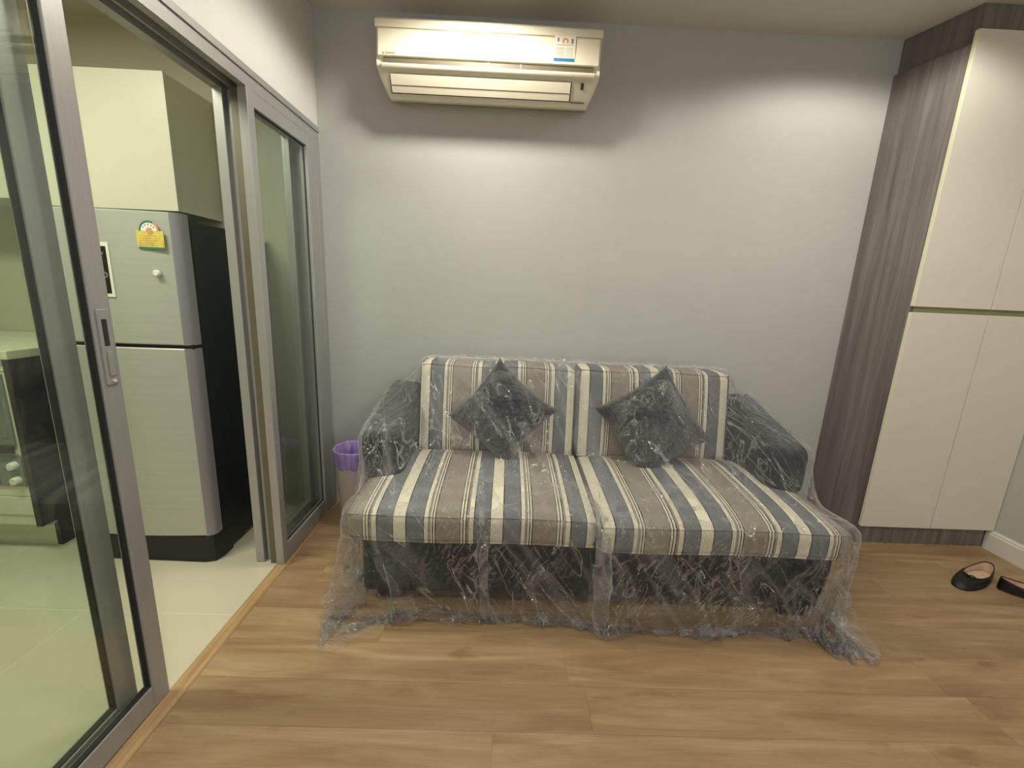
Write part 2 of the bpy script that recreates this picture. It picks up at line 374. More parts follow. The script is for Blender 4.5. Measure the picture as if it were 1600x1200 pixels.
# kitchen tiled floor
kf = obj('kitchen_floor', box(KX, -.96, KY0, YB, -.05, -.0005), 'grout', kind='structure')
TS = .6; tm = {}
for i in range(-3, 3):
    for j in range(-3, 3):
        x0, x1 = -1.50+i*TS, -1.50+(i+1)*TS; y0, y1 = 1.348+j*TS, 1.348+(j+1)*TS
        x0, x1, y0, y1 = max(x0, KX), min(x1, -.96), max(y0, KY0), min(y1, YB-.012)
        if x1-x0 < .02 or y1-y0 < .02: continue
        key = (round(x1-x0, 3), round(y1-y0, 3))
        if key not in tm:
            g = .0012; bmp = box(-(x1-x0)/2+g, (x1-x0)/2-g, -(y1-y0)/2+g, (y1-y0)/2-g, -.0005, 0, .0002, 1)
            me = bpy.data.meshes.new('tile'); bmp.to_mesh(me); bmp.free(); me.materials.append(M['tile']); tm[key] = me
        o = bpy.data.objects.new('tile', tm[key]); C.objects.link(o); o.parent = kf; o.location = ((x0+x1)/2, (y0+y1)/2, 0)
# wooden threshold between the two floors
obj('trim_1', prism([(-.96, -.004), (-.912, -.004), (-.912, .001), (-.916, .006), (-.954, .006), (-.96, .003)], 1, -2.6, 2.2), 'strip', kind='structure')
bb = prism([(2.55, 0), (2.532, 0), (2.532, .085), (2.536, .092), (2.536, .098), (2.541, .105), (2.55, .105)], 1, -2.6, 1.968)
obj('baseboard_right', bb, 'base', kind='structure')
# sliding door: fixed frame
fr = thing('door_1', loc=(-.95, 1.9, 0), kind='structure')
hb = prism([(-1.06, 1.915), (-.918, 1.915), (-.918, 1.893), (-.924, 1.893), (-.924, 1.852), (-.95, 1.852), (-.95, 1.872), (-.985, 1.872), (-.985, 1.852), (-.991, 1.852), (-.991, 1.872), (-1.025, 1.872), (-1.025, 1.852), (-1.06, 1.852)], 1, OY0, 2.20)
obj('head_track', hb, 'alu', fr)
obj('side_jamb', box(-1.06, -.92, 2.155, 2.20, 0, 1.86, .002), 'alu', fr)
obj('side_jamb', box(-1.06, -.92, OY0, OY0+.045, 0, 1.86, .002), 'alu', fr)
obj('bottom_track', prism([(-1.06, 0), (-.962, 0), (-.962, .006), (-1.06, .006)], 1, 1.70, 2.16), 'alu', fr)
obj('stile', box(-.955, -.922, 1.632, 1.672, .004, 1.852, .002), 'alu', fr)
obj('stile', box(-.955, -.922, 2.070, 2.155, .004, 1.852, .002), 'alu', fr)
obj('rail', box(-.953, -.924, 1.672, 2.070, .008, .085, .002), 'alu', fr)
obj('rail', box(-.953, -.924, 1.672, 2.070, 1.80, 1.852, .002), 'alu', fr)
gk = box(-.9405, -.9355, 1.672, 1.676, .085, 1.80); box(-.9405, -.9355, 2.066, 2.070, .085, 1.80, bm=gk); box(-.9405, -.9355, 1.672, 2.070, .085, .090, bm=gk); box(-.9405, -.9355, 1.672, 2.070, 1.795, 1.80, bm=gk)
obj('gasket', gk, 'rubber', fr)
obj('glass_pane', box(-.940, -.936, 1.674, 2.068, .087, 1.798), 'glass', fr)
# intermediate tracks between the fixed leaves
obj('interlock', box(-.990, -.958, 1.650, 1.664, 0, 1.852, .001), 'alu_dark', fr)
obj('interlock', box(-1.012, -.992, 1.672, 1.684, 0, 1.852, .001), 'alu', fr)
obj('stile', box(-1.055, -1.02, 1.655, 1.712, .002, 1.852, .002), 'alu', fr, label='cream lit inner stile')
obj('stile', box(-1.055, -1.02, 2.11, 2.155, .002, 1.852, .002), 'alu', fr)
obj('rail', box(-1.053, -1.022, 1.712, 2.11, .006, .06, .002), 'alu', fr)
obj('glass_pane', box(-1.040, -1.036, 1.712, 2.11, .06, 1.852), 'glass', fr)
def leaf(name, X, y0, y1, z1, sw, handle):
    t = thing(name, loc=(X, (y0+y1)/2, 0), kind='structure'); h = .014
    obj('stile', box(X-h, X+h, y1-sw, y1, .006, z1, .0025), 'alu', t)
    obj('stile', box(X-h, X+h, y0, y0+sw, .006, z1, .0025), 'alu', t)
    obj('rail', box(X-h+.001, X+h-.001, y0+sw, y1-sw, .008, .075, .0015), 'alu', t)
    obj('rail', box(X-h+.001, X+h-.001, y0+sw, y1-sw, z1-.05, z1, .0015), 'alu', t)
    g = .004; k = box(X-.006, X+.008, y1-sw-g, y1-sw, .075, z1-.05); box(X-.006, X+.008, y0+sw, y0+sw+g, .075, z1-.05, bm=k); box(X-.006, X+.008, y0+sw, y1-sw, .075, .080, bm=k)
    obj('gasket', k, 'rubber', t)
    obj('glass_pane', box(X-.003, X+.003, y0+sw+.003, y1-sw-.003, .077, z1-.052), 'glass', t)
    if handle:
        hd = obj('handle', box(X+h-.002, X+h+.005, y1-.041, y1-.011, .94, 1.122, .003), 'alu', t)
        obj('finger_recess', box(X+h+.0045, X+h+.0058, y1-.034, y1-.021, 1.035, 1.098, .0005), 'rubber', hd)
        obj('latch', box(X+h+.004, X+h+.009, y1-.033, y1-.018, .962, 1.022, .002), 'alu', hd)
        obj('screw', lathe([(.0001, X+h+.0075), (.004, X+h+.0075), (.004, X+h+.004)], 0, 0, 12, fn=lambda p, a: (p[2], y1-.024+p[0], .950+p[1])), 'white', hd)
        bm = tube([(X+h+.001, y1-.026, 1.120), (X+h+.010, y1-.026, 1.119)], .005)
    return t
leaf('door_2', -.968, .14, 1.040, 1.86, .050, True)
leaf('door_3', -1.006, .08, .984, 1.86, .058, False)

# ------------------------------------------------------------------ wardrobe
A0, A1 = (1.772, 2.236), (1.857, 1.966)      # side panel runs from the back wall to the front
wd = thing('built_in_wardrobe', 'tall built-in wardrobe with white doors and grey-brown wood-grain side', 'wardrobe', (2.15, 2.1, 0))
def sk(d, pa=A0, pb=A1):
    v = Vector((pb[0]-pa[0], pb[1]-pa[1])).normalized(); n = Vector((-v.y, v.x)); n = n if n.x > 0 else -n
    return n*d
n = sk(.025)
obj('side_panel', prism([A0, A1, (A1[0]+n.x, A1[1]+n.y+.0), (A0[0]+n.x, A0[1])], 2, 0, 2.273), 'ward', wd)
n1 = sk(.016)
obj('top_panel', prism([(A0[0]+n1.x, A0[1]), (A1[0]+n1.x, A1[1]+.004), (2.548, 1.970), (2.548, 2.236)], 2, 2.275, 2.419), 'ward', wd)
obj('carcass', box(1.872, 2.548, 1.9675, 2.236, .113, 2.274), 'olive', wd)
obj('kick_panel', box(1.862, 2.535, 1.972, 1.99, .004, .112), 'ward', wd)
obj('plinth_seal', box(1.862, 2.53, 1.962, 1.972, 0, .005), 'strip', wd)
xl = 1.852
for (x0, x1) in ((xl, 2.2115), (2.2145, 2.547)):
    for (z0, z1) in ((.107, 1.190), (1.216, 2.318)):
        d = obj('door', box(x0, x1, 1.948, 1.966, z0, z1, .0015), 'white', wd)
        if x0 == xl: obj('edge_band', box(x0-.0012, x0+.0005, 1.9495, 1.9645, z0+.002, z1-.002), 'cream_edge', d)

# ------------------------------------------------------------------ air conditioner
ac = thing('air_conditioner', 'cream wall-mounted split air conditioner high on the back wall', 'air conditioner', (-.125, 2.14, 2.0))
def ac_sec(x0, x1, prof, m, name, parent=ac, sh=0.0, smooth=30):
    return obj(name, prism(prof, 0, x0, x1), m, parent, smooth)
# (y, z) profile, front at small y
body = [(2.237, 2.30), (2.10, 2.302), (2.062, 2.297), (2.046, 2.286), (2.040, 2.262), (2.037, 2.20), (2.035, 2.150), (2.046, 2.146), (2.050, 2.130), (2.034, 2.121),
        (2.034, 2.113), (2.045, 2.103), (2.055, 2.090), (2.070, 2.060), (2.084, 2.036), (2.092, 2.024), (2.110, 2.016), (2.160, 2.028), (2.237, 2.056)]
def acbody():
    b = bmesh.new(); n = len(body); xs = [-.596, -.580, .336, .352]
    rings = []
    for k, x in enumerate(xs):
        ring = []
        for (y, z) in body:
            t = max(0, (2.11-z)/.11); ins = .045*t**1.3
            xx = x+(ins if k < 2 else -ins); yy, zz = y, z
            if k in (0, 3) and y < 2.2: yy = y+.008; zz = z+(2.15-z)*.02
            # solid cheeks: no groove at the ends
            if k in (0, 3) and 2.12 < z < 2.147: yy = 2.043
            ring.append(b.verts.new((xx, yy, zz)))
        rings.append(ring)
    for a, c in zip(rings, rings[1:]):
        for i in range(n): b.faces.new((a[i], a[(i+1) % n], c[(i+1) % n], c[i]))
    b.faces.new(rings[0]); b.faces.new(rings[-1][::-1]); return b
obj('casing', acbody(), 'ac', ac, 35)
fp = [(2.036, 2.252), (2.031, 2.247), (2.029, 2.20), (2.027, 2.150), (2.034, 2.147), (2.045, 2.150), (2.045, 2.252)]
obj('front_panel', prism(fp, 0, -.585, .342), 'ac', ac, 30)
tp = [(2.070, 2.306), (2.052, 2.300), (2.036, 2.286), (2.033, 2.256), (2.040, 2.255), (2.060, 2.28)]
obj('top_trim', prism(tp, 0, -.598, .354), 'ac', ac, 30)
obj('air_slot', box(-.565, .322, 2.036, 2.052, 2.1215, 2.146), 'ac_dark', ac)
obj('slot_lip', prism([(2.050, 2.122), (2.028, 2.122), (2.025, 2.117), (2.027, 2.110), (2.036, 2.103), (2.050, 2.10)], 0, -.572, .330), 'ac', ac, 40)
for x in (-.12, .015): obj('slot_rib', box(x-.001, x+.001, 2.032, 2.05, 2.121, 2.146), 'ac', ac)
vn = prism([(2.0475, 2.088), (2.0435, 2.089), (2.064, 2.051), (2.078, 2.031), (2.082, 2.034), (2.066, 2.062)], 0, -.540, .232)
obj('louvre', vn, 'ac', ac, 30)
obj('louvre_gap', prism([(2.052, 2.090), (2.046, 2.0915), (2.079, 2.0295), (2.085, 2.030)], 0, -.544, .2365), 'black', ac)
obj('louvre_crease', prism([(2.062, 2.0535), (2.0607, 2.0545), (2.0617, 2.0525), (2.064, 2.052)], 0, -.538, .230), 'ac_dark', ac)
obj('receiver_window', prism([(2.046, 2.0905), (2.056, 2.0900), (2.064, 2.072), (2.0535, 2.0735)], 0, .277, .289), 'black', ac)
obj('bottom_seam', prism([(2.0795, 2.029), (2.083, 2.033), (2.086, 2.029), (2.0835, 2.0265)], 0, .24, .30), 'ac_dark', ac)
def card(name, x0, x1, z0, z1, y, m, parent, th=.0006):
    return obj(name, box(x0, x1, y-th, y, z0, z1), m, parent)
lb = card('energy_label', .152, .240, 2.160, 2.252, 2.0275, 'label_paper', ac, .0012)
card('blue_band', .150, .238, 2.160, 2.171, 2.0263, 'blue', lb)
def arc(cx, z, r0, r1, a0, a1, y, th=.0006, n=16):
    b = bmesh.new(); P = []
    for i in range(n+1):
        a = math.radians(a0+(a1-a0)*i/n); P.append([b.verts.new((cx+r*math.cos(a), yy, z+r*math.sin(a))) for yy in (y, y-th) for r in (r0, r1)])
    for p, q in zip(P, P[1:]):
        b.faces.new((p[0], p[1], q[1], q[0])); b.faces.new((p[2], p[3], q[3], q[2])); b.faces.new((p[1], p[3], q[3], q[1])); b.faces.new((p[0], p[2], q[2], q[0]))
    return b
obj('red_arc', arc(.197, 2.233, .007, .012, -40, 220, 2.0262), 'red', lb)
card('blue_mark', .164, .170, 2.231, 2.245, 2.0262, 'blue', lb); card('grey_mark', .222, .230, 2.226, 2.243, 2.0262, 'print', lb)
for i, z in enumerate((2.219, 2.207, 2.200, 2.193, 2.186, 2.179)):
    card('print_line', .160, .232 if i == 0 else .194, z, z+.0012, 2.0262, 'print', lb)
    if i: card('print_line', .200, .230, z, z+.0010, 2.0262, 'print', lb)
RX = Matrix.Rotation(PI/2, 4, 'X')
text('brand_lettering', 'DAIKIN', .013, Matrix.Translation((-.556, 2.0262, 2.154)) @ RX, 'print', ac)
obj('brand_mark', prism([(-.566, 2.154), (-.559, 2.154), (-.566, 2.163)], 1, 2.0258, 2.0268), 'print', ac)

# ------------------------------------------------------------------ fridge
fg = thing('refrigerator', 'silver two-door refrigerator with black sides behind the glass doors', 'refrigerator', (-1.48, 1.9, 0))
FX0, FX1 = -1.765, -1.215
obj('body', box(FX0+.004, FX1-.002, 1.70, 2.20, .02, 1.415, .006), 'fr_black', fg)
obj('top_cap', box(FX0+.01, FX1-.004, 1.69, 1.76, 1.41, 1.428, .004), 'fr_black', fg)
def fdoor(z0, z1, name):
    b = bmesh.new(); N = 24; rows = []
    zs = [z0, z0+.004, z1-.004, z1]
    for zi, z in enumerate(zs):
        row = []
        for i in range(N+1):
            u = i/N; x = FX0+(FX1-.030-FX0)*u; yb = 1.640-.014*math.sin(PI*u)
            if zi in (0, 3): yb += .004
            row.append(b.verts.new((x, yb, z)))
        rows.append(row)
    # back
    for zi in range(3):
        for i in range(N): b.faces.new((rows[zi][i], rows[zi][i+1], rows[zi+1][i+1], rows[zi+1][i]))
    bk = [[b.verts.new((x, 1.695, z)) for x in (FX0, FX1-.030)] for z in (z0, z1)]
    b.faces.new([rows[0][i] for i in range(N, -1, -1)]+[bk[0][0], bk[0][1]]); b.faces.new(rows[3]+[bk[1][1], bk[1][0]])
    b.faces.new((rows[0][0], rows[1][0], rows[2][0], rows[3][0], bk[1][0], bk[0][0])); b.faces.new((rows[0][N], rows[1][N], rows[2][N], rows[3][N], bk[1][1], bk[0][1])); b.faces.new((bk[0][0], bk[0][1], bk[1][1], bk[1][0]))
    d = obj(name, b, 'fr_silver', fg, 30)
    e = prism([(FX1-.030, 1.640), (FX1-.028, 1.6375), (FX1-.008, 1.652), (FX1, 1.668), (FX1, 1.695), (FX1-.030, 1.695)], 2, z0, z1)
    obj('door_edge', e, 'fr_edge', d, 40)
    return d
up = fdoor(.946, 1.432, 'upper_door'); lo = fdoor(.128, .932, 'lower_door')
obj('door_gap', box(FX0+.003, FX1-.004, 1.652, 1.70, .930, .948), 'black', fg)
kp = prism([(FX0, 1.648), (FX1-.05, 1.640), (FX1-.012, 1.652), (FX1, 1.69), (FX1, 1.75), (FX0, 1.75)], 2, .004, .124)
obj('kick_plate', kp, 'black', fg, 30)
def scoop(z0, z1, wide_at, par):
    P = []; n = 14
    for i in range(n+1):
        t = i/n; z = z0+(z1-z0)*t; wv = .058*math.cos((t if wide_at == 0 else 1-t)*PI/2)**.7
        P.append((z, wv))
    b = bmesh.new(); A = [b.verts.new((FX0+.001, 1.6355, z)) for z, wv in P]; B = [b.verts.new((FX0+.002+wv, 1.632, z)) for z, wv in P]
    for i in range(n): b.faces.new((A[i], A[i+1], B[i+1], B[i]))
    bmesh.ops.solidify(b, geom=list(b.faces), thickness=.004)
    obj('grip_recess', b, 'fr_edge', par, True)
scoop(.96, 1.24, 0, up); scoop(.60, .92, 1, lo)
obj('display_frame', box(-1.560, -1.463, 1.6225, 1.632, 1.120, 1.315, .001), 'knobwhite', up)
dp = obj('display', box(-1.553, -1.473, 1.6215, 1.624, 1.133, 1.302, .0005), 'black', up)
for z, x in ((1.235, -1.500), (1.20, -1.488), (1.165, -1.500)): obj('display_icon', arc(x, z, .006, .011, 0, 360, 1.6214, .0004), 'print', dp)
text('display_text', 'SET', .011, Matrix.Translation((-1.500, 1.6212, 1.272)) @ RX, 'white', dp)
lk = lathe([(.0001, 1.618), (.009, 1.618), (.0115, 1.6205), (.0115, 1.631)], -1.301, 1.214, 24, axis='y'); obj('lock_button', lk, 'knobwhite', up, 40)
sy = 1.6290
st = card('energy_sticker', -1.360, -1.262, 1.303, 1.364, sy, 'yellow', up, .0010)
obj('teal_arc', arc(-1.312, 1.362, .029, .036, 60, 180, sy-.0004, .0010), 'teal', st)
obj('sticker_dial', arc(-1.312, 1.362, .0, .029, 0, 180, sy-.0003, .0010), 'label_paper', st)
obj('dial_edge', arc(-1.312, 1.362, .029, .036, 0, 60, sy-.0004, .0010), 'orange', st)
obj('dial_badge', arc(-1.310, 1.362, .0, .012, 0, 360, sy-.0014, .0004), 'orange', st)
for a in (35, 60, 90, 120, 145): obj('dial_tick', arc(-1.312, 1.362, .020, .025, a-4, a+4, sy-.0014, .0003, 3), 'teal', st)
card('teal_band', -1.356, -1.262, 1.299, 1.306, sy-.0011, 'teal', st, .0004)
for i, z in enumerate((1.345, 1.336, 1.328, 1.320, 1.312)): card('print_line', -1.350, -1.285-.01*(i % 2), z, z+.0018, sy-.0011, 'orange', st, .0004)

# ------------------------------------------------------------------ kitchen furniture
uc = thing('kitchen_wall_cabinet', 'cream wall cabinet hung above the refrigerator', 'cabinet', (-1.76, 2.08, 1.48))
obj('carcass', box(-2.10, -1.424, 1.955, 2.224, 1.48, 2.007, .001), 'kwhite', uc)
obj('door', box(-2.10, -1.4225, 1.935, 1.953, 1.478, 2.009, .0015), 'kwhite', uc)
u2 = thing('kitchen_wall_cabinet', 'cream wall cabinet with pale open underside above the counter, left of the refrigerator', 'cabinet', (-2.5, 2.08, 1.48))
obj('carcass', box(-2.95, -2.104, 1.955, 2.224, 1.505, 2.007, .001), 'kwhite', u2)
obj('door', box(-2.95, -2.104, 1.935, 1.953, 1.500, 2.009, .0015), 'kwhite', u2)
bc = thing('kitchen_base_unit', 'white kitchen base unit with black laminate end panel left of refrigerator', 'cabinet', (-2.4, 1.9, 0))
obj('end_panel', box(-1.975, -1.95, 1.655, 2.22, .135, .858, .0015), 'kblack', bc)
obj('end_plinth', box(-1.99, -1.968, 1.735, 2.20, 0, .135), 'kblack', bc)
obj('plinth', box(-2.95, -1.990, 1.735, 1.755, 0, .112), 'kwhite', bc)
obj('carcass', box(-2.95, -1.976, 1.70, 2.22, .112, .858), 'kwhite', bc)
obj('lower_rail', box(-2.95, -1.977, 1.668, 1.70, .135, .265, .002), 'kwhite', bc)
obj('drawer_front', box(-2.95, -1.977, 1.662, 1.70, .185, .268, .002), 'kwhite', bc)
obj('top_rail', box(-2.95, -1.977, 1.662, 1.70, .808, .858, .002), 'kwhite', bc)
ct = obj('kitchen_worktop', box(-2.95, -1.94, 1.645, 2.222, .859, .895, .004), 'stone')
tag(ct, 'pale stone kitchen worktop on the white base unit', 'worktop')
ov = thing('electric_oven', 'white oven with grey glass door and two round knobs in base unit', 'oven', (-2.3, 1.68, .27))
obj('casing', box(-2.62, -1.979, 1.664, 1.699, .27, .806, .003), 'kwhite', ov)
od = obj('oven_door', box(-2.60, -1.992, 1.654, 1.664, .50, .80, .004), 'grey_panel', ov)
obj('door_glass', box(-2.58, -2.010, 1.652, 1.655, .535, .785, .001), 'ovenglass', od)
obj('door_handle', box(-2.60, -1.992, 1.640, 1.654, .468, .498, .004), 'rubber', ov)
pn = obj('control_panel', box(-2.60, -1.984, 1.656, 1.664, .318, .455, .003), 'grey_panel', ov)
obj('display_window', box(-2.60, -2.085, 1.652, 1.657, .33, .445, .002), 'black', pn)
for z in (.415, .350):
    k = obj('knob', lathe([(.0001, 1.634), (.013, 1.634), (.0155, 1.637), (.017, 1.656)], -2.010, z, 24, axis='y'), 'knobwhite', ov, 40)
    obj('knob_grip', box(-2.014, -2.006, 1.629, 1.635, z-.013, z+.013, .001), 'knobwhite', k)

# ------------------------------------------------------------------ waste bin
bn = thing('waste_bin', 'pale waste bin with lilac liner in the corner beside the sofa', 'bin', (-.742, 2.02, 0))
obj('bin_body', lathe([(.0001, .004), (.072, .002), (.076, .008), (.093, .385), (.095, .392), (.091, .392), (.074, .012), (.0001, .010)], -.742, 2.02, 40), 'binbody', bn, 40)
def bagfn(p, a):
    d = 1+.012*math.sin(9*a)+.008*math.sin(23*a+1); return (-.742+(p[0]+.742)*d, 2.02+(p[1]-2.02)*d, p[2]+(.004*math.sin(7*a) if p[2] < .36 else 0))
obj('bin_liner', lathe([(.094, .318), (.0985, .345), (.099, .37), (.103, .402), (.100, .410), (.092, .402), (.086, .34), (.07, .20), (.0001, .18)], -.742, 2.02, 80, fn=bagfn), 'bag', bn, True)

# ------------------------------------------------------------------ sofa
sf = thing('sofa_bed', 'navy sofa bed with striped blue and taupe cushions under clear plastic', 'sofa', (.38, 1.75, 0))
def smat(name, x0, per=.346): return stripes(name, x0-.38, per)
def pad(name, x0, x1, y0, y1, z0, z1, r, m, puff, tilt=0, lean=0, wave=0):
    cx, cy, cz = (x0+x1)/2, (y0+y1)/2, (z0+z1)/2; h = ((x1-x0)/2, (y1-y0)/2, (z1-z0)/2)
    def fn(x, y, z):
        u, v, w_ = x/h[0], y/h[1], z/h[2]
        if lean:   # back cushion: face is -y
            bul = puff*(1-u*u)*(1-w_*w_); yy = y-(bul if v < 0 else 0)+lean*(z+h[2])
            return (x, yy, z+.004*math.sin(5*u+wave)*(w_ > .8))
        bul = puff*(1-min(1, u*u)**2)*(1-min(1, v*v)**2)
        return (x, y, z+(bul if w_ > 0 else 0)+tilt*(y+h[1])+.003*math.sin(4*u+wave))
    b = rbox(h, r, (16, 12, 4) if not lean else (16, 3, 12), fn, Matrix.Translation((cx, cy, cz)))
    o = obj(name, b, m, sf, True)
    pm = []
    for zs in ((1, -1) if not lean else (1,)):
        pts = []
        if not lean:
            c = r*.28
            cs = [(-h[0]+c, -h[1]+c), (h[0]-c, -h[1]+c), (h[0]-c, h[1]-c), (-h[0]+c, h[1]-c)]
            for i in range(4):
                a, d = cs[i], cs[(i+1) % 4]
                for k in range(20):
                    u = a[0]+(d[0]-a[0])*k/20; v = a[1]+(d[1]-a[1])*k/20; p = fn(u, v, zs*(h[2]-c)); pts.append((p[0]+cx, p[1]+cy, p[2]+cz))
        else:
            c = r*.28
            cs = [(-h[0]+c, -h[2]+c), (h[0]-c, -h[2]+c), (h[0]-c, h[2]-c), (-h[0]+c, h[2]-c)]
            for i in range(4):
                a, d = cs[i], cs[(i+1) % 4]
                for k in range(20):
                    u = a[0]+(d[0]-a[0])*k/20; v = a[1]+(d[1]-a[1])*k/20; p = fn(u, -h[1]+c, v); pts.append((p[0]+cx, p[1]+cy, p[2]+cz))
        obj('piping', tube(pts, .0042, 6, True), m, o, True)
    return o
SL, SR, BLm, BRm = smat('stripe_seat_left', -.3765), smat('stripe_seat_right', .366, .350), smat('stripe_back_left', -.395), smat('stripe_back_right', .360, .333)
obj('base', rbox((.905, .33, .125), .03, (10, 6, 3), None, Matrix.Translation((.385, 1.765, .165))), 'navy', sf, True)
# gathered navy skirt at the right front corner
b = bmesh.new(); cols = []
for i in range(40):
    a = i/39; x = 1.20+.135*a; yf = 1.415+.10*a*a+.008*math.sin(i*1.35)
    cols.append([b.verts.new((x-.012*(1-t)+.004*math.sin(i*1.1), yf-.015*math.sin(PI*t), .045+(.255-.035*a)*t)) for t in np.linspace(0, 1, 8)])
for p, q in zip(cols, cols[1:]):
    for k in range(7): b.faces.new((p[k], q[k], q[k+1], p[k+1]))
bmesh.ops.solidify(b, geom=list(b.faces), thickness=.02)
obj('skirt_corner', b, 'navy', sf, True)
for x, y in ((-.42, 1.50), (1.17, 1.47), (-.42, 2.03), (1.2, 2.03)): obj('foot', box(x-.05, x+.05, y-.04, y+.04, 0, .045, .006), 'foot', sf)
pad('seat_cushion', -.545, .352, 1.365, 1.93, .304, .415, .028, SL, .034, .06, 0, 0)
pad('seat_cushion', .357, 1.262, 1.340, 1.93, .304, .412, .028, SR, .034, .06, 0, 1)
pad('back_cushion', -.405, .338, 1.90, 2.07, .44, .862, .040, BLm, .02, 0, .17, 0)
pad('back_cushion', .346, 1.082, 1.90, 2.07, .44, .866, .040, BRm, .02, 0, .17, 1)
def armfn(x, y, z): return (x, y, z+(.13 if z > 0 else 0)*(y+.25)/.5+.012*math.cos(x*14)*(z > 0))
for cx in (-.49, 1.185): obj('armrest', rbox((.085, .25, .10), .045, (4, 8, 4), armfn, Matrix.Translation((cx, 1.86, .515))), 'navy', sf, True)
def pillow(cx, cy, cz, s, rot, lean, label, th=.065, seed=1):
    t = thing('throw_pillow', label, 'pillow', (cx, cy, cz), 'charcoal plush pillows on the sofa')
    m = Matrix.Translation((cx, cy, cz)) @ Matrix.Rotation(lean, 4, 'X') @ Matrix.Rotation(rot, 4, 'Y')
    b = bmesh.new(); N = 44; g = []
    r2 = random.Random(seed)
    for sd in (-1, 1):
        G = []
        for i in range(N+1):
            row = []
            for j in range(N+1):
                u, v = 2*i/N-1, 2*j/N-1
                k = 1-.10*(1-u*u)*abs(v)**3 ; k2 = 1-.10*(1-v*v)*abs(u)**3
                e = max(0, (1-u**2)*(1-v**2))**.42
                yv = sd*th*e + .004*math.sin(9*u+seed)*math.sin(8*v)*e
                j2 = r2.uniform(-.0035, .0035)*(e > 0)
                row.append(b.verts.new(m @ Vector((u*s*k2, yv+j2, v*s*k))))
            G.append(row)
        for i in range(N):
            for j in range(N): b.faces.new((G[i][j], G[i+1][j], G[i+1][j+1], G[i][j+1]))
    bmesh.ops.remove_doubles(b, verts=b.verts, dist=1e-4)
    t.location = (cx, cy, cz); obj('plush_cover', b, 'fur', t, True)
    return m
PM = [(pillow(-.005, 1.845, .665, .178, math.radians(40), math.radians(-16), 'charcoal plush pillow on its corner against the left striped backrest', seed=1), .178),
      (pillow(.680, 1.835, .645, .195, math.radians(58), math.radians(-18), 'charcoal plush pillow slumped against the right striped backrest', seed=5), .192)]

